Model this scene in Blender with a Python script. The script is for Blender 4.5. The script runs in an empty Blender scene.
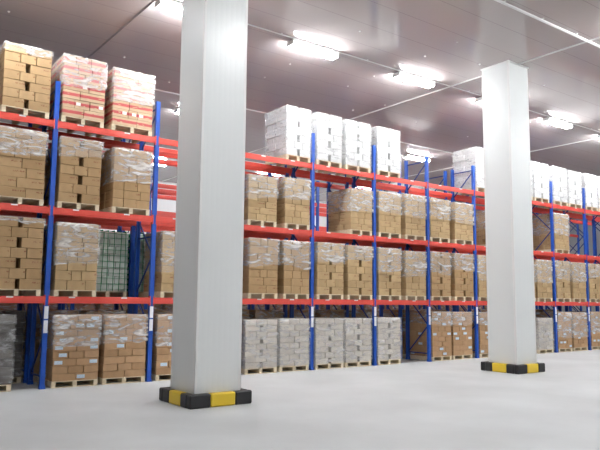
import bpy, math, random
from mathutils import Vector, Matrix
R = random.Random(7)
col = bpy.context.scene.collection
sc = bpy.context.scene

# ------------------------------------------------------------------ materials
def nmat(name):
    m = bpy.data.materials.new(name); m.use_nodes = True
    nt = m.node_tree; b = nt.nodes['Principled BSDF']
    return m, nt, b
def N(nt, t, **kw):
    n = nt.nodes.new(t)
    for k, v in kw.items():
        if k in n.inputs.keys() if hasattr(n.inputs, 'keys') else False: n.inputs[k].default_value = v
        else: setattr(n, k, v)
    return n
def L(nt, a, b): nt.links.new(a, b)
def simple(name, c, rough=.5, metal=0, spec=.5):
    m, nt, b = nmat(name)
    b.inputs['Base Color'].default_value = (*c, 1); b.inputs['Roughness'].default_value = rough
    b.inputs['Metallic'].default_value = metal; b.inputs['Specular IOR Level'].default_value = spec
    return m
def noisy(name, c1, c2, scale=3, rough=.5, bump=0, bscale=40, detail=4, vec='Object', stretch=(1, 1, 1), spec=.5):
    m, nt, b = nmat(name)
    tc = N(nt, 'ShaderNodeTexCoord'); mp = N(nt, 'ShaderNodeMapping'); mp.inputs['Scale'].default_value = stretch
    L(nt, tc.outputs[vec], mp.inputs['Vector'])
    n = N(nt, 'ShaderNodeTexNoise'); n.inputs['Scale'].default_value = scale; n.inputs['Detail'].default_value = detail
    L(nt, mp.outputs[0], n.inputs['Vector'])
    r = N(nt, 'ShaderNodeValToRGB'); r.color_ramp.elements[0].position = .3; r.color_ramp.elements[1].position = .7
    r.color_ramp.elements[0].color = (*c1, 1); r.color_ramp.elements[1].color = (*c2, 1)
    L(nt, n.outputs['Fac'], r.inputs[0]); L(nt, r.outputs[0], b.inputs['Base Color'])
    b.inputs['Roughness'].default_value = rough; b.inputs['Specular IOR Level'].default_value = spec
    if bump:
        n2 = N(nt, 'ShaderNodeTexNoise'); n2.inputs['Scale'].default_value = bscale; n2.inputs['Detail'].default_value = 3
        L(nt, mp.outputs[0], n2.inputs['Vector'])
        bp = N(nt, 'ShaderNodeBump'); bp.inputs['Strength'].default_value = bump; bp.inputs['Distance'].default_value = .02
        L(nt, n2.outputs['Fac'], bp.inputs['Height']); L(nt, bp.outputs[0], b.inputs['Normal'])
    return m
def math_n(nt, op, a, bv=None, c=None):
    n = nt.nodes.new('ShaderNodeMath'); n.operation = op
    for i, v in enumerate((a, bv, c)):
        if v is None: continue
        if isinstance(v, (int, float)): n.inputs[i].default_value = v
        else: L(nt, v, n.inputs[i])
    return n.outputs[0]
def band(nt, s, lo, hi):
    return math_n(nt, 'MULTIPLY', math_n(nt, 'GREATER_THAN', s, lo), math_n(nt, 'LESS_THAN', s, hi))
def carton_mat(name, c1, c2, printc=None, pz=(.58, .74), stripe=None, stripe_z=(.36, .72), tape=None):
    """cardboard: each box a little different, printed words as broken marks in a band, optional printed stripe"""
    m, nt, b = nmat(name)
    oi = N(nt, 'ShaderNodeObjectInfo')
    r = N(nt, 'ShaderNodeValToRGB'); r.color_ramp.elements[0].color = (*c1, 1); r.color_ramp.elements[1].color = (*c2, 1)
    L(nt, oi.outputs['Random'], r.inputs[0]); out = r.outputs[0]
    tc = N(nt, 'ShaderNodeTexCoord'); sx = N(nt, 'ShaderNodeSeparateXYZ'); L(nt, tc.outputs['Generated'], sx.inputs[0])
    so = N(nt, 'ShaderNodeSeparateXYZ'); L(nt, tc.outputs['Object'], so.inputs[0])
    along = math_n(nt, 'ADD', so.outputs[0], so.outputs[1])
    # fine paper tone
    n0 = N(nt, 'ShaderNodeTexNoise'); n0.inputs['Scale'].default_value = 9; L(nt, tc.outputs['Object'], n0.inputs['Vector'])
    mx = N(nt, 'ShaderNodeMix', data_type='RGBA', blend_type='MULTIPLY'); mx.inputs[0].default_value = .25
    L(nt, out, mx.inputs[6]); L(nt, n0.outputs['Color'], mx.inputs[7])
    bw = N(nt, 'ShaderNodeRGBToBW'); L(nt, n0.outputs['Color'], bw.inputs[0]); L(nt, bw.outputs[0], mx.inputs[7])
    out = mx.outputs[2]
    def layer(mask, colr):
        nonlocal out
        k = N(nt, 'ShaderNodeMix', data_type='RGBA'); L(nt, mask, k.inputs[0]); L(nt, out, k.inputs[6]); k.inputs[7].default_value = (*colr, 1)
        out = k.outputs[2]
    def words(seed, freq, thr):
        cv = N(nt, 'ShaderNodeCombineXYZ'); L(nt, math_n(nt, 'MULTIPLY', along, freq), cv.inputs[0])
        L(nt, math_n(nt, 'MULTIPLY', sx.outputs[2], 5), cv.inputs[1]); L(nt, math_n(nt, 'MULTIPLY', oi.outputs['Random'], 40), cv.inputs[2])
        n = N(nt, 'ShaderNodeTexNoise'); n.inputs['Scale'].default_value = 1; n.inputs['Detail'].default_value = 1; L(nt, cv.outputs[0], n.inputs['Vector'])
        return math_n(nt, 'GREATER_THAN', n.outputs['Fac'], thr)
    if stripe:
        mk = math_n(nt, 'MULTIPLY', band(nt, sx.outputs[2], *stripe_z), words(1, 6, .36)); layer(mk, stripe)
    if printc:
        mid = math_n(nt, 'LESS_THAN', math_n(nt, 'ABSOLUTE', along), .15)
        mk = math_n(nt, 'MULTIPLY', math_n(nt, 'MULTIPLY', band(nt, sx.outputs[2], *pz), words(2, 60, .5)), mid)
        layer(math_n(nt, 'MULTIPLY', mk, .75), printc)
    L(nt, out, b.inputs['Base Color']); b.inputs['Roughness'].default_value = .75; b.inputs['Specular IOR Level'].default_value = .25
    return m
def film_mat(name, lo, hi, white=(.85, .86, .87), rough=.22, base=.06, top=.75, tint=None):
    """stretch film: mostly clear, clouded along pulled streaks and wrinkles that also paint in its highlights"""
    m, nt, b = nmat(name)
    tc = N(nt, 'ShaderNodeTexCoord'); mp = N(nt, 'ShaderNodeMapping'); mp.inputs['Scale'].default_value = (1.1, 1.1, 3.6); mp.inputs['Rotation'].default_value = (.25, .35, 0)
    oi = N(nt, 'ShaderNodeObjectInfo'); off = N(nt, 'ShaderNodeVectorMath', operation='ADD'); sc_ = math_n(nt, 'MULTIPLY', oi.outputs['Random'], 30)
    L(nt, tc.outputs['Object'], off.inputs[0]); L(nt, sc_, off.inputs[1]); L(nt, off.outputs[0], mp.inputs['Vector'])
    n = N(nt, 'ShaderNodeTexNoise'); n.inputs['Scale'].default_value = 2.2; n.inputs['Detail'].default_value = 6; n.inputs['Roughness'].default_value = .62; n.inputs['Distortion'].default_value = 1.2
    L(nt, mp.outputs[0], n.inputs['Vector'])
    mr = N(nt, 'ShaderNodeMapRange'); mr.inputs['From Min'].default_value = lo; mr.inputs['From Max'].default_value = hi
    mr.inputs['To Min'].default_value = base; mr.inputs['To Max'].default_value = top; L(nt, n.outputs['Fac'], mr.inputs['Value'])
    tr = N(nt, 'ShaderNodeBsdfTransparent'); mix = N(nt, 'ShaderNodeMixShader')
    b.inputs['Base Color'].default_value = (*white, 1); b.inputs['Roughness'].default_value = rough; b.inputs['Specular IOR Level'].default_value = .8
    bp = N(nt, 'ShaderNodeBump'); bp.inputs['Strength'].default_value = .35; bp.inputs['Distance'].default_value = .03
    L(nt, n.outputs['Fac'], bp.inputs['Height']); L(nt, bp.outputs[0], b.inputs['Normal'])
    L(nt, mr.outputs[0], mix.inputs[0]); L(nt, tr.outputs[0], mix.inputs[1]); L(nt, b.outputs[0], mix.inputs[2])
    L(nt, mix.outputs[0], nt.nodes['Material Output'].inputs['Surface'])
    return m
def emit(name, c, s):
    m, nt, b = nmat(name)
    b.inputs['Base Color'].default_value = (.9, .9, .9, 1); b.inputs['Emission Color'].default_value = (*c, 1); b.inputs['Emission Strength'].default_value = s
    return m
def ribbed(name, c, axis, period, depth, rough, spec=.5, seam=None, seamc=None, sharp=.5):
    """painted profiled sheet: narrow ribs as relief"""
    m, nt, b = nmat(name)
    tc = N(nt, 'ShaderNodeTexCoord'); s = N(nt, 'ShaderNodeSeparateXYZ'); L(nt, tc.outputs['Object'], s.inputs[0])
    v = math_n(nt, 'ADD', s.outputs[0], s.outputs[1]) if axis == 'xy' else s.outputs['xyz'.index(axis)]
    t = math_n(nt, 'PINGPONG', v, period / 2)
    h = math_n(nt, 'SMOOTH_MIN', t, period / 2 * sharp, period * .1)
    bp = N(nt, 'ShaderNodeBump'); bp.inputs['Strength'].default_value = 1; bp.inputs['Distance'].default_value = depth / (period / 2)
    L(nt, h, bp.inputs['Height']); L(nt, bp.outputs[0], b.inputs['Normal'])
    n = N(nt, 'ShaderNodeTexNoise'); n.inputs['Scale'].default_value = .5; L(nt, tc.outputs['Object'], n.inputs['Vector'])
    r = N(nt, 'ShaderNodeValToRGB'); r.color_ramp.elements[0].color = tuple(x * .94 for x in c) + (1,); r.color_ramp.elements[1].color = (*c, 1)
    L(nt, n.outputs['Fac'], r.inputs[0]); out = r.outputs[0]
    if seam:
        q = math_n(nt, 'PINGPONG', v, seam / 2)
        k = N(nt, 'ShaderNodeMix', data_type='RGBA'); L(nt, math_n(nt, 'LESS_THAN', q, .006), k.inputs[0]); L(nt, out, k.inputs[6]); k.inputs[7].default_value = (*seamc, 1); out = k.outputs[2]
    L(nt, out, b.inputs['Base Color']); b.inputs['Roughness'].default_value = rough; b.inputs['Specular IOR Level'].default_value = spec
    return m

M = {}
M['floor'] = noisy('concrete_floor', (.45, .465, .468), (.545, .563, .566), .55, .55, .12, 14, 6, spec=.35)
M['ceiling'] = ribbed('ceiling_sheet', (.50, .455, .445), 'y', .10, .0003, .12, .26, seam=1.0, seamc=(.29, .255, .255))
M['wall'] = ribbed('wall_panel', (.80, .81, .81), 'xy', .25, .002, .4)
M['pillar'] = ribbed('pillar_sheet', (.75, .775, .77), 'xy', .115, .0012, .33, .5, sharp=.6)
M['white_trim'] = simple('white_trim', (.78, .78, .77), .4)
M['dark_trim'] = simple('grey_trim', (.34, .31, .31), .4)
M['blue'] = noisy('blue_post_paint', (.008, .070, .40), (.012, .090, .47), 6, .38)
M['navy'] = noisy('blue_brace_paint', (.008, .03, .19), (.010, .036, .22), 6, .42)
M['red'] = noisy('red_beam_paint', (.66, .068, .05), (.72, .085, .06), 4, .33)
M['plate'] = noisy('white_plate', (.74, .76, .80), (.84, .86, .88), 30, .4)
M['steel'] = simple('galvanised_steel', (.6, .6, .62), .35, .8)
M['wood'] = noisy('pallet_wood', (.62, .51, .34), (.80, .70, .52), 5, .7, stretch=(1, 6, 6))
M['black'] = simple('black_rubber', (.018, .018, .02), .45)
M['yellow'] = simple('yellow_band', (.80, .56, .03), .4)
M['label'] = noisy('pale_label', (.34, .52, .68), (.70, .78, .84), 55, .5)
M['whlabel'] = noisy('white_sticker', (.75, .75, .74), (.86, .86, .85), 50, .5)
M['lamp'] = emit('lamp_glow', (.975, .985, 1), 43.0)
M['housing'] = simple('lamp_housing', (.86, .86, .85), .4)
PRT = (.22, .07, .04)
M['kraft'] = carton_mat('kraft_carton', (.41, .265, .13), (.50, .335, .175), PRT)
M['kraft_light'] = carton_mat('light_kraft_carton', (.46, .32, .165), (.56, .40, .215), PRT)
M['kraft_warm'] = carton_mat('warm_kraft_carton', (.44, .27, .14), (.53, .335, .185), None)
M['striped'] = carton_mat('red_striped_carton', (.60, .43, .27), (.68, .50, .33), None, stripe=(.50, .10, .10))
M['white_box'] = carton_mat('white_box', (.68, .68, .68), (.76, .76, .76), (.4, .4, .42))
M['grey_box'] = carton_mat('pale_grey_carton', (.48, .43, .37), (.62, .57, .50), None)
M['dark_box'] = carton_mat('dark_grey_carton', (.10, .092, .085), (.19, .175, .16), None)
M['green_box'] = carton_mat('white_green_box', (.82, .88, .84), (.9, .92, .9), None)
M['net'] = simple('green_net', (.01, .36, .16), .6)
M['film'] = film_mat('clear_stretch_film', .47, .74, base=.17, top=.84)  # streak whiteness also stands in for bright glints on the wrap
M['film_bright'] = film_mat('layered_stretch_film', .46, .76, base=.22, top=.82)
M['film_heavy'] = film_mat('cloudy_stretch_film', .44, .76, base=.12, top=.62)
M['film_white'] = film_mat('white_stretch_film', .44, .75, (.9, .9, .9), base=.06, top=.5)
M['film_dark'] = film_mat('grey_stretch_film', .42, .72, (.5, .5, .5), base=.06, top=.75)

# ------------------------------------------------------------------ mesh helpers
class MB:
    def __init__(s): s.v = []; s.f = []
    def box(s, x0, x1, y0, y1, z0, z1, c=0):
        if c <= 0:
            b = len(s.v)
            s.v += [(x, y, z) for z in (z0, z1) for y in (y0, y1) for x in (x0, x1)]
            s.f += [tuple(b + i for i in q) for q in ((0, 2, 3, 1), (4, 5, 7, 6), (0, 1, 5, 4), (1, 3, 7, 5), (3, 2, 6, 7), (2, 0, 4, 6))]
            return s
        # chamfered: 24 vertices
        b = len(s.v); lo = (x0, y0, z0); hi = (x1, y1, z1); idx = {}
        for sx in (0, 1):
            for sy in (0, 1):
                for sz in (0, 1):
                    S = (sx, sy, sz)
                    for a in range(3):
                        p = [(hi[k] if S[k] else lo[k]) if k == a else ((hi[k] - c) if S[k] else (lo[k] + c)) for k in range(3)]
                        idx[(S, a)] = len(s.v); s.v.append(tuple(p))
        def face(keys, outn):
            ids = [idx[k] for k in keys]; P = [Vector(s.v[i]) for i in ids]
            n = (P[1] - P[0]).cross(P[2] - P[0])
            if n.dot(Vector(outn)) < 0: ids = ids[::-1]
            s.f.append(tuple(ids))
        for a in range(3):
            o = [k for k in range(3) if k != a]
            for sa in (0, 1):
                ks = []
                for u, w in ((0, 0), (1, 0), (1, 1), (0, 1)):
                    S = [0, 0, 0]; S[a] = sa; S[o[0]] = u; S[o[1]] = w; ks.append((tuple(S), a))
                n = [0, 0, 0]; n[a] = 1 if sa else -1; face(ks, n)
        for a in range(3):            # edges along axis a
            o = [k for k in range(3) if k != a]
            for u in (0, 1):
                for w in (0, 1):
                    S0 = [0, 0, 0]; S0[o[0]] = u; S0[o[1]] = w; S1 = list(S0); S1[a] = 1; S0, S1 = tuple(S0), tuple(S1)
                    n = [0, 0, 0]; n[o[0]] = 1 if u else -1; n[o[1]] = 1 if w else -1
                    face([(S0, o[0]), (S0, o[1]), (S1, o[1]), (S1, o[0])], n)
        for sx in (0, 1):
            for sy in (0, 1):
                for sz in (0, 1):
                    face([((sx, sy, sz), 0), ((sx, sy, sz), 1), ((sx, sy, sz), 2)], (sx * 2 - 1, sy * 2 - 1, sz * 2 - 1))
        return s
    def bar(s, p, q, w, t):
        """rectangular bar from p to q"""
        p, q = Vector(p), Vector(q); d = (q - p).normalized(); up = Vector((1, 0, 0)) if abs(d.x) < .9 else Vector((0, 0, 1))
        a = d.cross(up).normalized() * w / 2; c = d.cross(a).normalized() * t / 2; b = len(s.v)
        for e in (p, q):
            for i, j in ((-1, -1), (1, -1), (1, 1), (-1, 1)): s.v.append(tuple(e + a * i + c * j))
        s.f += [tuple(b + i for i in f) for f in ((3, 2, 1, 0), (4, 5, 6, 7), (0, 1, 5, 4), (1, 2, 6, 5), (2, 3, 7, 6), (3, 0, 4, 7))]
        return s
    def cyl(s, p, q, r, n=10, caps=True):
        p, q = Vector(p), Vector(q); d = (q - p).normalized(); up = Vector((0, 0, 1)) if abs(d.z) < .9 else Vector((1, 0, 0))
        a = d.cross(up).normalized(); c = d.cross(a); b = len(s.v)
        for e in (p, q):
            for i in range(n):
                t = 2 * math.pi * i / n; s.v.append(tuple(e + (a * math.cos(t) + c * math.sin(t)) * r))
        for i in range(n): j = (i + 1) % n; s.f.append((b + i, b + j, b + n + j, b + n + i))
        if caps: s.f.append(tuple(b + i for i in range(n))[::-1]); s.f.append(tuple(b + n + i for i in range(n)))
        return s
    def mesh(s, name, mat, smooth=False):
        m = bpy.data.meshes.new(name); m.from_pydata(s.v, [], s.f); m.materials.append(mat); m.update()
        if smooth: m.polygons.foreach_set('use_smooth', [True] * len(m.polygons))
        return m
def obj(name, mesh, parent=None, loc=(0, 0, 0), rz=0):
    o = bpy.data.objects.new(name, mesh); col.objects.link(o); o.location = loc; o.rotation_euler[2] = rz
    if parent: o.parent = parent
    return o
def thing(name, label, cat, loc=(0, 0, 0), group=None, mesh=None):
    o = bpy.data.objects.new(name, mesh); col.objects.link(o); o.location = loc; o['label'] = label; o['category'] = cat
    if group: o['group'] = group
    return o
def struct(name, mb, mat):
    o = obj(name, mb.mesh(name, mat)); o['kind'] = 'structure'; return o

# ------------------------------------------------------------------ the hall
X0, X1, Y0, Y1, H = -24, 46, -22, 20.5, 8.79
struct('floor', MB().box(X0, X1, Y0, Y1, -.2, 0), M['floor'])
struct('ceiling', MB().box(X0, X1, Y0, Y1, H, H + .2), M['ceiling'])
struct('wall_back', MB().box(X0, X1, Y1, Y1 + .2, 0, H), M['wall'])
struct('wall_front', MB().box(X0, X1, Y0 - .2, Y0, 0, H), M['wall'])
struct('wall_left', MB().box(X0 - .2, X0, Y0, Y1, 0, H), M['wall'])
struct('wall_right', MB().box(X1, X1 + .2, Y0, Y1, 0, H), M['wall'])
n = 0
for x in (1.80, 11.86, 21.8, 31.8):       # ceiling joint strips running to the back wall
    n += 1; mb = MB().box(x - .03, x + .03, Y0, Y1, H - .012, H); mb.box(x - .012, x + .012, Y0, Y1, H - .03, H - .012)
    struct('trim_%d' % n, mb, M['white_trim'] if x > 5 else M['dark_trim'])
n += 1; struct('trim_%d' % n, MB().box(X0, X1, 4.98, 5.06, H - .02, H), M['white_trim'])
n += 1; struct('trim_%d' % n, MB().box(X0, X1, 12.5, 12.58, H - .02, H), M['white_trim'])
# conduit pipes under the ceiling
for y, r, lab in ((-1.24, .018, 'thin pale conduit pipe the row of ceiling lights hangs along'), (-5.87, .034, 'thick white conduit pipe under the open aisle ceiling, clear of the lights')):
    mb = MB().cyl((X0 + .3, y, H - r - .014), (X1 - .3, y, H - r - .014), r, 10)
    for k in range(46):
        x = X0 + .7 + k * 1.5; mb.box(x - .02, x + .02, y - r - .015, y + r + .015, H - .014, H - .001)
    thing('ceiling_conduit', lab, 'pipe', mesh=mb.mesh('ceiling_conduit', M['white_trim'], False))

# small white caps of the ceiling hangers
cap = MB().cyl((0, 0, -.012), (0, 0, 0), .032, 12).cyl((0, 0, -.03), (0, 0, -.012), .014, 8).mesh('ceiling_screw', M['white_trim'])
caps = [(-.75, 1.76), (4.55, 4.07), (11.15, 2.73), (11.63, 1.57), (9.27, .84), (9.28, -.37), (11.0, -3.0), (9.29, -2.45), (9.21, -3.66), (17.49, -.3), (6.6, 3.2), (6.7, 1.8), (6.65, .4), (6.7, -2.6), (14.1, 2.4), (14.1, -3.1), (17.4, 2.6), (2.6, 2.9)]
for x, y in caps:
    o = thing('ceiling_screw', 'tiny white round cap screwed into the brown grey ceiling sheet', 'ceiling cap', (x, y, H), 'screw caps dotted over the ceiling', cap)

# ------------------------------------------------------------------ ceiling lights
hm = MB().box(-.76, .76, -.15, .15, .035, .075, .008)
hm.box(-.76, .76, -.022, .022, -.005, .035); hm.box(-.78, -.755, -.15, .15, -.055, .075); hm.box(.755, .78, -.15, .15, -.055, .075)
house = hm.mesh('housing', M['housing'])
tube = MB().cyl((-.75, 0, 0), (.75, 0, 0), .052, 12).mesh('lamp_tube', M['lamp'], True)
rod = MB().cyl((0, 0, .156), (0, 0, .2), .012, 6).box(-.03, .03, -.03, .03, .192, .2).mesh('hanger_rod', M['steel'])
def light(x, y, label, group):
    t = thing('ceiling_light', label, 'ceiling light', (x, y, H - .12), group)
    obj('housing', house, t)
    for s in (-1, 1): obj('lamp_tube', tube, t, (0, s * .078, -.022))
    for s in (-.55, .55): obj('hanger_rod', rod, t, (s, 0, -.08))
words = ['first', 'second', 'third', 'fourth', 'fifth', 'sixth', 'seventh', 'eighth', 'ninth', 'tenth']
front_x = [2.6, 6.37, 10.3, 14.2, 18.1, 22.0, 25.9]
front_lab = ['glowing twin tube ceiling light partly hidden by the near pillar', 'glowing twin tube ceiling light just past the near pillar',
             'glowing twin tube ceiling light midway between the two pillars', 'glowing twin tube ceiling light half hidden by the far pillar',
             'glowing twin tube ceiling light just past the far pillar', 'glowing twin tube ceiling light second past the far pillar', 'glowing twin tube ceiling light third past the far pillar']
for x, l in zip(front_x, front_lab): light(x, -1.08, l, 'ceiling lights over the open aisle')
light(-1.4, -1.08, 'glowing twin tube ceiling light over the open aisle short of the near pillar', 'ceiling lights over the open aisle')
for x in (-3, 4.5, 12, 19.5, 27):
    for y in (-7.5, -13.5)[:1 if x < 0 else 2]: light(x, y, 'added unseen twin tube ceiling light brightening the open floor away from the racks', 'added fill lights behind the viewpoint')  # unseen lamps added to brighten the floor, pillars and load fronts
for k, x in enumerate((6.75, 14.5, 18.5, 22.4, 26.3)):
    light(x, 6.5, 'twin tube ceiling light above the rear racking, %s from the near end' % words[k], 'ceiling lights above the rear racking')

for k, x in enumerate((9, 16, 23)):
    light(x, 15.5, 'added twin tube ceiling light brightening the back wall, %s from the near end' % words[k], 'added fill lights in the far aisle')  # lamps added to whiten the back wall
# ------------------------------------------------------------------ pillars
def pillar(x, y, s, label):
    t = thing('pillar', label, 'pillar', (x, y, 0))
    obj('cladding', MB().box(0, s, 0, s, 0, H).mesh('cladding', M['pillar']), t)
    for a, b_, sa, sb in ((0, 0, 1, 1), (s, 0, -1, 1), (0, s, 1, -1), (s, s, -1, -1)):
        mb = MB(); w = .05; e = .004
        xa, xb = sorted((a - sa * e, a + sa * w)); ya, yb = sorted((b_ - sb * e, b_ + sb * w))
        y2 = sorted((b_ - sb * e, b_)); x2 = sorted((a - sa * e, a))
        mb.box(xa, xb, y2[0], y2[1], .26, H); mb.box(x2[0], x2[1], ya, yb, .26, H)
        obj('corner_trim', mb.mesh('corner_trim', M['white_trim']), t)
    mb = MB().box(-.03, s + .03, -.03, -.004, H - .04, H).box(-.03, s + .03, s + .004, s + .03, H - .04, H).box(-.03, -.004, -.004, s + .004, H - .04, H).box(s + .004, s + .03, -.004, s + .004, H - .04, H)
    obj('top_trim', mb.mesh('top_trim', M['white_trim']), t)
def guard(x, y, s, label):
    """low rubber bumper ring around a pillar: black lengths with yellow lengths between"""
    p = .165; th = .15; h = .24; a0, a1 = -p, s + p; Lf = a1 - a0
    t = thing('pillar_guard', label, 'bumper', (x, y, 0))
    def seg(name, mat, pts):
        mb = MB()
        for q in pts: mb.box(*q, 0, h, .022)
        obj(name, mb.mesh(name, mat), t)
    cuts = (.42, .93)
    # front and back sides (along x)
    for ya, yb, flip in ((a0, a0 + th, 0), (a1 - th, a1, 1)):
        u = [(a0 + th, a0 + cuts[0]), (a0 + cuts[0], a0 + cuts[1]), (a0 + cuts[1], a1 - th)]
        seg('yellow_segment', M['yellow'], [(u[1][0] - .001, u[1][1] + .001, ya, yb)])
        seg('black_segment', M['black'], [(a0 if True else 0, u[0][1], ya, yb)])
        seg('black_segment', M['black'], [(u[2][0], a1, ya, yb)])
    for xa, xb in ((a0, a0 + th), (a1 - th, a1)):
        seg('black_segment', M['black'], [(xa, xb, a0 + th, a0 + .40)])
        seg('yellow_segment', M['yellow'], [(xa, xb, a0 + .40, a0 + .86)])
        seg('black_segment', M['black'], [(xa, xb, a0 + .86, a1 - th)])
P1, P2 = (1.56, -3.90), (11.41, -3.68)
pillar(*P1, .96, 'large square white ribbed pillar with its base nearer the open floor')
pillar(*P2, .92, 'square white ribbed pillar farther down the aisle, its top meeting the ceiling')
guard(*P1, .96, 'black and yellow rubber bumper around the base of the near pillar')
guard(*P2, .92, 'black and yellow rubber bumper around the base of the far pillar')

# ------------------------------------------------------------------ racking
W, HL, HT, DP = 2.4, [1.95, 3.885, 5.82], 6.72, .93
def post_mesh():
    mb = MB(); w = .05; d = .04
    mb.box(-w, w, -d, -d + .008, .006, HT).box(-w, -w + .006, -d + .008, d, .006, HT).box(w - .006, w, -d + .008, d, .006, HT)
    mb.box(-w, -w + .03, d - .006, d, .006, HT).box(w - .03, w, d - .006, d, .006, HT)
    mb.box(-w - .0, -w + .022, -d - .005, -d, .006, HT).box(w - .022, w, -d - .005, -d, .006, HT)      # raised lips of the profile
    z = .12
    while z < HT - .05:
        mb.box(-.0085, .0085, -d - .0015, -d, z, z + .03); z += .15
    return mb.mesh('post', M['blue'])
POST = post_mesh()
FOOT = MB().box(-.07, .07, -.065, .06, 0, .008, 0).box(-.058, .058, -.05, .045, .008, .08).cyl((-.05, -.056, .008), (-.05, -.056, .03), .009, 6).cyl((.05, -.056, .008), (.05, -.056, .03), .009, 6).mesh('foot_plate', M['blue'])
PLATE = MB().box(-.043, .043, -.052, -.0465, 0, .27, .002).mesh('label_plate', M['plate'])
def beam_mesh():
    mb = MB(); h = .15; a = .055; b_ = W - .055
    mb.box(a, b_, -.036, .02, -h + .03, 0, .006).box(a, b_, -.036, -.004, -h, -h + .03, .003).box(a, b_, .02, .03, -.045, -.02)
    return mb.mesh('beam', M['red'])
BEAM = beam_mesh()
BEAM_R = beam_mesh()
CONN = MB().box(.031, .05, -.05, -.0465, -.19, .03).box(.051, .0575, -.05, .03, -.19, .03).cyl((.041, -.056, -.03), (.041, -.05, -.03), .006, 6).cyl((.041, -.056, -.14), (.041, -.05, -.14), .006, 6).mesh('beam_connector', M['red'])
CONN2 = MB().box(-.05, -.031, -.05, -.0465, -.19, .03).box(-.0575, -.051, -.05, .03, -.19, .03).cyl((-.041, -.056, -.03), (-.041, -.05, -.03), .006, 6).mesh('beam_connector', M['red'])
STICK = MB().box(-.07, .07, -.0385, -.0361, -.035, -.004).mesh('load_sticker', M['whlabel'])
def brace_mesh():
    mb = MB(); y0, y1 = .045, DP - .045; zs = [.25, 1.15, 2.05, 2.95, 3.85, 4.75, 5.65, 6.5]
    mb.bar((0, y0, .25), (0, y1, .25), .035, .025); mb.bar((0, y0, 6.55), (0, y1, 6.55), .035, .025); mb.bar((0, y0, 3.4), (0, y1, 3.4), .035, .025)
    for i in range(len(zs) - 1):
        a, b_ = (y0, y1) if i % 2 else (y1, y0)
        mb.bar((0, a, zs[i] + .03), (0, b_, zs[i + 1] - .03), .035, .025)
    return mb.mesh('frame_brace', M['navy'])
BRACE = brace_mesh()
def rack(y, i0, i1, label, levels=(0, 1, 2), plates=True, detail=True):
    t = thing('pallet_rack', label, 'pallet rack', (i0 * W, y, 0))
    for k in range(i1 - i0 + 1):
        for yy, rz in ((0, 0), (DP, math.pi)):
            p = obj('post', POST, t, (k * W, yy, 0), rz)
            if detail or rz == 0: obj('foot_plate', FOOT, p)
            if plates and rz == 0:
                for z in (1.47, 1.17): obj('label_plate', PLATE, p, (0, 0, z))
        obj('frame_brace', BRACE, t, (k * W, 0, 0))
    for k in range(i1 - i0):
        for lv in levels:
            b_ = obj('beam', BEAM, t, (k * W, 0, HL[lv]))
            if detail:
                obj('beam_connector', CONN, b_); obj('beam_connector', CONN2, b_, (W, 0, 0))
                for x in (.62, 1.72): obj('load_sticker', STICK, b_, (x + R.uniform(-.1, .1), 0, 0))
            obj('beam', BEAM_R, t, (k * W + W, DP, HL[lv]), math.pi)
rack(0, -1, 11, 'long blue and red pallet rack standing at the edge of the open floor')
rack(1.27, -1, 11, 'blue and red pallet rack standing back to back behind the front rack', plates=False, detail=False)
rack(5.85, 0, 13, 'blue and red pallet rack across the far aisle, seen through empty bays', plates=False, detail=False)
rack(7.12, -1, 13, 'blue and red pallet rack behind the far aisle rack, facing the back wall', plates=False, detail=False)
rack(12.3, 2, 13, 'red and blue pallet rack closest to the back wall', levels=(1, 2), plates=False, detail=False)

# ------------------------------------------------------------------ pallet loads
PC = {}
def cached(key, fn):
    if key not in PC: PC[key] = fn()
    return PC[key]
PH = .14
def pallet_mesh(w, d, ground):
    mb = MB()
    for i in range(5):
        y = i * (d - .16) / 4; mb.box(0, w, y, y + .16, .122, .14)
    for x in (0, w / 2 - .045, w - .09):
        mb.box(x, x + .09, .012, d - .012, .015 if ground else 0, .122)
    for i in range(3 if ground else 0):
        y = i * (d - .1) / 2; mb.box(0, w, y, y + .1, 0, .015)
    return mb.mesh('pallet', M['wood'])
def carton_mesh(w, d, h, mat):
    return MB().box(-w / 2, w / 2, -d / 2, d / 2, 0, h, .006).mesh('carton', M[mat])
def film_mesh(w, d, z0, z1, mat, seed, sag=.10):
    """film pulled round the load: ring of columns with rows, ragged lower hem, folded a little over the top"""
    rr = random.Random(seed); mb = MB(); pts = []; nx, ny = 11, 9
    e = .012
    for i in range(nx): pts.append((-e + (w + 2 * e) * i / nx, -e, 0, -1))
    for i in range(ny): pts.append((w + e, -e + (d + 2 * e) * i / ny, 1, 0))
    for i in range(nx): pts.append((w + e - (w + 2 * e) * i / nx, d + e, 0, 1))
    for i in range(ny): pts.append((-e, d + e - (d + 2 * e) * i / ny, -1, 0))
    n = len(pts); rows = 8; hem = [rr.uniform(0, 1) for _ in range(n)]
    hem = [(hem[i - 1] + hem[i] * 2 + hem[(i + 1) % n]) / 4 for i in range(n)]
    tilt = rr.uniform(-1, 1) * sag
    for j in range(rows + 1):
        for i, (x, y, ax, ay) in enumerate(pts):
            zb = z0 + (hem[i] - .5) * sag + tilt * (x / w - .5)
            z = zb + (z1 - zb) * j / rows; o = abs(rr.gauss(0, .006)) if j < rows else 0
            mb.v.append((x + ax * o, y + ay * o, z + (rr.uniform(-.02, .02) if 0 < j < rows else 0)))
    for j in range(rows):
        for i in range(n):
            k = (i + 1) % n; mb.f.append((j * n + i, j * n + k, (j + 1) * n + k, (j + 1) * n + i))
    b_ = len(mb.v)                                     # sheet lying over the top edge
    for i, (x, y, ax, ay) in enumerate(pts):
        mb.v.append((w / 2 + (x - w / 2) * .72, d / 2 + (y - d / 2) * .72, z1 + .006 + rr.uniform(0, .006)))
    for i in range(n):
        k = (i + 1) % n; mb.f.append((rows * n + i, rows * n + k, b_ + k, b_ + i))
    return mb.mesh('stretch_film', M[mat], True)
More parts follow.
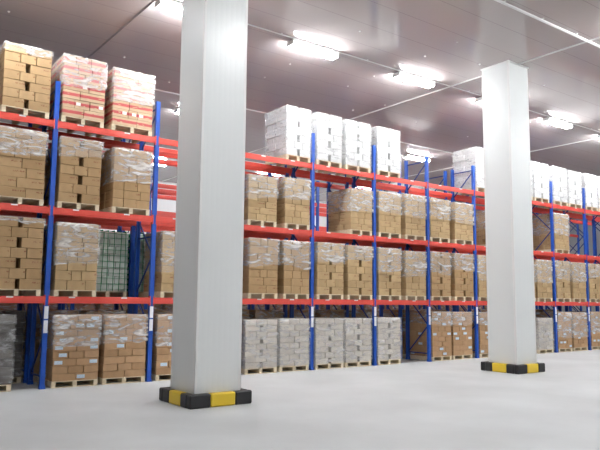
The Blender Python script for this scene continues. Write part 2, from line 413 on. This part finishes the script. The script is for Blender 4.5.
# style: carton material, layers, layout, film (material, from fraction, to fraction), label chance
STY = {
 'plain':   ('kraft', 7, 'mix', [('film', .5, 1.0)]),
 'holes':   ('kraft', 7, 'holes', [('film', .62, 1.0)]),
 'light':   ('kraft_light', 7, 'mix', [('film', .5, 1.0)]),
 'lightholes': ('kraft_light', 7, 'holes', [('film', .48, 1.0)]),
 'striped': ('striped', 7, 'mix', [('film_bright', .5, 1.0)]),
 'ticket':  ('kraft_warm', 9, 'brick', [('film', .62, 1.0)]),
 'grey':    ('grey_box', 8, 'holes', [('film_heavy', .0, 1.0)]),
 'greyb':   ('grey_box', 8, 'brick', [('film_heavy', .0, 1.0)]),
 'white':   ('white_box', 7, 'holes', [('film_white', .0, 1.0)]),
 'dark':    ('dark_box', 8, 'holes', [('film_dark', .0, 1.0)]),
 'green':   ('green_box', 8, 'brick', []),
}
MIX = [(.5, .5), (1/3, 1/3, 1/3), (.38, .24, .38), (.28, .44, .28), (.6, .4), (.4, .6), (.28, .36, .36)]
LAB = MB().box(-.085, .085, -.0035, -.0005, -.038, .038).mesh('sticker', M['label'])
LABW = MB().box(-.05, .05, -.0035, -.0005, -.035, .035).mesh('sticker', M['whlabel'])
seedc = [0]
def load(x0, x1, z, h, style, label, y=-.06, d=1.06, group='wrapped pallet loads on the front rack', full=None):
    seedc[0] += 1; rr = random.Random(seedc[0] * 13 + 5)
    bay = math.floor((x0 + .05) / W) * W; x0 = max(x0, bay + .105); x1 = min(x1, bay + W - .105)
    w = math.floor((x1 - x0) / .02 + .01) * .02; mat, nl, lay, films = STY[style]
    if full is not None: films = [(films[0][0], full, 1.0)] if films else []
    t = thing('pallet_load', label, 'pallet load', (x0, y, z + .003), group)
    obj('pallet', cached(('p', w, d, z > .01), lambda: pallet_mesh(w, d, z < .01)), t)
    ch = (h - PH) / nl; g = .011
    lean = rr.uniform(-.012, .012); last = None
    for k in range(nl):
        zz = PH + k * ch; wide = (k % 2 == 0)
        dx = lean * k / nl
        if lay == 'holes' and wide:
            gap = .085; cw = (w - gap) / 2; rows = 3; cells = []
            for r_ in range(rows):
                cells += [(cw / 2, r_), (w - cw / 2, r_)] if r_ in (0,) else [(cw / 2 + gap / 2 - .003, r_), (w - cw / 2 - gap / 2 + .003, r_)]
        elif lay == 'mix':
            fr = MIX[rr.randrange(len(MIX))]
            while fr is last: fr = MIX[rr.randrange(len(MIX))]
            last = fr; rows = 3 if len(fr) == 2 else 2; cw = None; cells = []
            for r_ in range(rows):
                x = 0
                for q in fr: cells.append((w * (x + q / 2), r_, w * q)); x += q
        elif wide: cw = w / 2; rows = 3; cells = [(cw * (c + .5), r_) for r_ in range(rows) for c in range(2)]
        else: cw = w / 3; rows = 2; cells = [(cw * (c + .5), r_) for r_ in range(rows) for c in range(3)]
        cd = d / rows
        for cell in cells:
            cx, r_ = cell[:2]; cw = cell[2] if len(cell) > 2 else cw
            me = cached(('c', mat, round(cw, 3), round(cd, 3), round(ch, 3)), lambda: carton_mesh(cw - g, cd - g, ch - .005, mat))
            c = obj('carton', me, t, (cx + dx + rr.uniform(-.004, .004), cd * (r_ + .5) + (rr.uniform(-.008, .004) if r_ == 0 else 0), zz), rr.uniform(-.008, .008))
            if r_ == 0:
                if style == 'ticket' and rr.random() < .42: obj('sticker', LAB, c, (cw * .5 - .12 if rr.random() < .6 else -cw * .5 + .12, -(cd - g) / 2, ch * .5))
                if style == 'striped' and rr.random() < .22: obj('sticker', LABW, c, (rr.choice((-1, 1)) * (cw * .5 - .09), -(cd - g) / 2, ch * .55))
            elif style == 'ticket' and wide and cx < w / 2 and rr.random() < .4:
                s = obj('sticker', LAB, c, (-(cw - g) / 2, 0, ch * .5), -math.pi / 2)
    for fm, f0, f1 in films:
        var = rr.randrange(4); za, zb = round(PH + (h - PH) * f0 + (.03 if f0 == 0 else 0), 2), round(h + .004, 2)
        obj('stretch_film', cached(('f', fm, w, d, za, zb, var), lambda: film_mesh(w + .02, d + .02, za, zb, fm, var * 7 + int(w * 100))), t, (-.01 + lean * .5, -.012, 0))
    if style == 'green':
        mb = MB(); r2 = random.Random(seedc[0]); e = .02
        k = 0.0
        while k < w:
            mb.bar((k, -e, PH), (min(w, max(0, k + r2.uniform(-.04, .04))), -e, h), .022, .006); mb.bar((k, -e, h + .008), (k, d, h + .008), .045, .006); k += .15
        k = 0.0
        while k < d: mb.bar((-e, k, PH), (-e, min(d, k + r2.uniform(-.02, .04)), h), .045, .006); k += .15
        zc = PH + .04
        while zc < h: 
            q = r2.uniform(-.03, .03); mb.bar((-e, -e - .004, zc), (w, -e - .004, zc + q), .045, .006); mb.bar((-e - .004, -e, zc), (-e - .004, d, zc - q), .045, .006); zc += .14
        obj('cargo_net', mb.mesh('cargo_net', M['net']), t)
    return t
LOOK = {'plain': 'brown cartons half wrapped in film', 'holes': 'brown cartons with dark gaps', 'light': 'light brown cartons half wrapped', 'lightholes': 'light brown gapped cartons',
        'striped': 'red-striped cartons in film', 'ticket': 'brown cartons with pale blue stickers', 'grey': 'film-clouded pale gapped cartons', 'greyb': 'film-clouded pale cartons', 'white': 'white boxes in white film',
        'dark': 'dark grey film-wrapped cartons', 'green': 'pale boxes under green net'}
LV = {'G': ('standing on the floor', 0), '1': ('lowest beam level', HL[0]), '2': ('middle beam level', HL[1]), '3': ('top beam level', HL[2])}
# (level, x0, x1, height, style, film start or None)
F = {
 'before': [
  ('3', -1.14, -.16, 1.53, 'holes', .86), ('3', .07, 1.07, 1.56, 'striped', None), ('3', 1.25, 2.25, 1.50, 'striped', .42),
  ('2', -1.14, -.17, 1.62, 'plain', .62), ('2', .12, 1.05, 1.60, 'holes', .72), ('2', 1.34, 2.26, 1.54, 'plain', .42),
  ('1', -1.12, -.14, 1.66, 'holes', .92), ('1', .14, 1.06, 1.62, 'light', .38), 
  ('G', -1.60, -.62, 1.56, 'dark', None), ('G', .18, 1.18, 1.55, 'ticket', .5), ('G', 1.29, 2.29, 1.55, 'ticket', .55)],
 'between': [
  ('3', 6.23, 7.21, 1.55, 'white', None), ('3', 7.32, 8.27, 1.55, 'white', None), ('3', 8.42, 9.42, 1.53, 'white', None), ('3', 9.72, 10.72, 1.53, 'white', None), ('3', 14.52, 15.5, 1.60, 'white', None),
  ('2', 5.02, 5.95, 1.36, 'light', .5), ('2', 6.22, 7.14, 1.42, 'light', .55), ('2', 8.6, 9.52, 1.38, 'light', .45), ('2', 9.76, 10.72, 1.42, 'light', .5), ('2', 10.92, 11.87, 1.46, 'light', .45), ('2', 12.1, 13.06, 1.44, 'light', .5), ('2', 13.32, 14.28, 1.42, 'light', .45), ('2', 15.7, 16.65, 1.42, 'plain', .5),
  ('1', 5.08, 6.0, 1.60, 'plain', .5), ('1', 6.2, 7.12, 1.60, 'plain', .5), ('1', 7.36, 8.34, 1.62, 'lightholes', .6), ('1', 8.50, 9.48, 1.60, 'lightholes', .7), ('1', 9.75, 10.72, 1.60, 'lightholes', .5), ('1', 10.92, 11.84, 1.56, 'light', .42), ('1', 12.1, 13.06, 1.60, 'holes', .5), ('1', 13.26, 14.25, 1.60, 'holes', .6), ('1', 14.52, 15.5, 1.60, 'light', .4),
  ('G', 5.01, 6.01, 1.40, 'grey', None), ('G', 6.10, 7.12, 1.41, 'greyb', None), ('G', 7.32, 8.34, 1.41, 'grey', None), ('G', 8.42, 9.42, 1.40, 'grey', None), ('G', 9.67, 10.67, 1.41, 'grey', None),
  ('G', 12.1, 13.05, 1.58, 'ticket', .7), ('G', 13.12, 14.1, 1.57, 'ticket', .7), ('G', 14.52, 15.5, 1.55, 'ticket', .7)],
 'beyond': [
  ('3', 16.93, 17.90, 1.55, 'white', None), ('3', 18.03, 19.02, 1.55, 'white', None), ('3', 19.34, 20.32, 1.55, 'white', None), ('3', 20.44, 21.40, 1.52, 'white', None), ('3', 21.7, 22.64, 1.55, 'white', None), ('3', 22.8, 23.8, 1.55, 'white', None),
  ('2', 19.34, 20.32, 1.58, 'light', .4),
  ('1', 16.93, 17.90, 1.4, 'light', .5), ('1', 18.03, 18.99, 1.60, 'light', .4), ('1', 19.32, 20.28, 1.62, 'lightholes', .5), ('1', 20.49, 21.45, 1.60, 'light', .45), ('1', 21.7, 22.66, 1.60, 'lightholes', .6), ('1', 22.8, 23.8, 1.60, 'light', .5),
  ('G', 17.98, 18.95, 1.33, 'greyb', None), ('G', 19.3, 20.26, 1.55, 'ticket', .3), ('G', 20.38, 21.40, 1.53, 'ticket', .3), ('G', 21.7, 22.7, 1.55, 'ticket', .4), ('G', 22.8, 23.8, 1.55, 'ticket', .4)],
}
for sec, rows in F.items():
    per = {}
    for r_ in rows: per.setdefault(r_[0], []).append(r_)
    for lv, rs in per.items():
        rs.sort(key=lambda q: q[1])
        for i, (l_, a, b_, h, st, ff) in enumerate(rs):
            k = (len(rs) - 1 - i) if sec == 'before' else i
            where = {'before': '%s short of the near pillar', 'between': '%s past the near pillar', 'beyond': '%s past the far pillar'}[sec] % words[k]
            load(a, b_, LV[lv][1], h, st, '%s, %s, %s' % (LOOK[st], LV[lv][0], where), full=ff)
load(2.62, 3.55, HL[0], 1.6, 'light', 'light brown cartons at lowest beam level, sliver beside the near pillar edge', full=.35)
load(2.56, 3.5, 0, 1.55, 'ticket', 'brown stickered cartons on the floor, half hidden by the near pillar', full=.5)
# second row, back to back
B = 'pallet loads on the rack behind the front rack'
load(1.30, 2.28, HL[0], 1.62, 'green', 'pale boxes under green net seen through the empty slot of the lowest beam level', 1.21, group=B)
load(2.52, 3.50, HL[0], 1.62, 'green', 'green netted boxes partly behind the blue posts, by the near pillar', 1.21, group=B)
for k, (a, st) in enumerate(((-1.1, 'dark'), (-.1 + .22, 'plain'), (1.28, 'plain'), (2.52, 'plain'), (4.92, 'plain'), (6.1, 'plain'), (7.32, 'plain'), (8.5, 'plain'), (9.72, 'plain'), (12.12, 'plain'), (13.3, 'plain'), (16.92, 'plain'), (18.1, 'plain'), (19.32, 'plain'), (20.5, 'plain'))):
    load(a, a + .98, 0, 1.62, st, 'shaded film-wrapped cartons on the floor in the second rack row', 1.21, group=B)
for a in (-1.1, .12, 12.12, 13.3): load(a, a + .98, HL[1], 1.5, 'plain', 'film-wrapped cartons on the middle level in the second rack row', 1.21, group=B)
for a in (-1.1, .12, 4.92, 6.1, 7.32, 8.5, 9.72, 10.9, 12.12, 18.1, 19.32, 20.5): load(a, a + .98, HL[0], 1.5, 'plain', 'added light-blocking film-wrapped cartons on the lowest beam level in the second rack row', 1.21, group=B)  # extra loads added to block light between the racks
for a in (16.92, 18.1): load(a, a + .98, HL[2], 1.5, 'white', 'white boxes on the top level in the far aisle rack', 5.79, group='white loads on the far aisle rack')

for k in range(-1, 11):  # loads added to close off the bright wall and darken the gaps
    for o in (.14, 1.30):
        load(k * W + o, k * W + o + .98, 0, 1.77, 'plain', 'added film-wrapped cartons darkening the gaps, on the floor in the last rack row but one', 7.06, group='added floor loads of the far aisle racks')
        if k % 3: load(k * W + o, k * W + o + .96, HL[0], 1.6, 'plain', 'added light-blocking film-wrapped cartons on the lowest beam level beyond the far aisle', 7.06, group='added lowest beam loads of the far aisle racks')
# ------------------------------------------------------------------ camera, world, view
yaw, pit, rol, f = .63987, .11428, .0093, 648.294
fw = Vector((math.sin(yaw) * math.cos(pit), math.cos(yaw) * math.cos(pit), math.sin(pit)))
r0 = Vector((math.cos(yaw), -math.sin(yaw), 0)); u0 = r0.cross(fw)
r_ = r0 * math.cos(rol) + u0 * math.sin(rol); u_ = u0 * math.cos(rol) - r0 * math.sin(rol)
cd = bpy.data.cameras.new('camera'); cam = bpy.data.objects.new('camera', cd); col.objects.link(cam)
cd.sensor_width = 36; cd.lens = f / 600 * 36; cd.shift_x = -.3 / 600; cd.shift_y = .93 / 600; cd.clip_end = 200
mt = Matrix((r_, u_, -fw)).transposed().to_4x4(); mt.translation = (-4.0096, -14.5034, 1.9137); cam.matrix_world = mt
sc.camera = cam
w = bpy.data.worlds.new('world'); sc.world = w; w.use_nodes = True
w.node_tree.nodes['Background'].inputs[0].default_value = (.8, .85, .9, 1); w.node_tree.nodes['Background'].inputs[1].default_value = .3
sc.view_settings.view_transform = 'Standard'; sc.view_settings.look = 'None'; sc.view_settings.gamma = 1; sc.view_settings.exposure = 1.74
sc.cycles.max_bounces = 10; sc.cycles.diffuse_bounces = 6; sc.cycles.transparent_max_bounces = 16; sc.cycles.use_denoising = True
sc.cycles.sample_clamp_indirect = 4
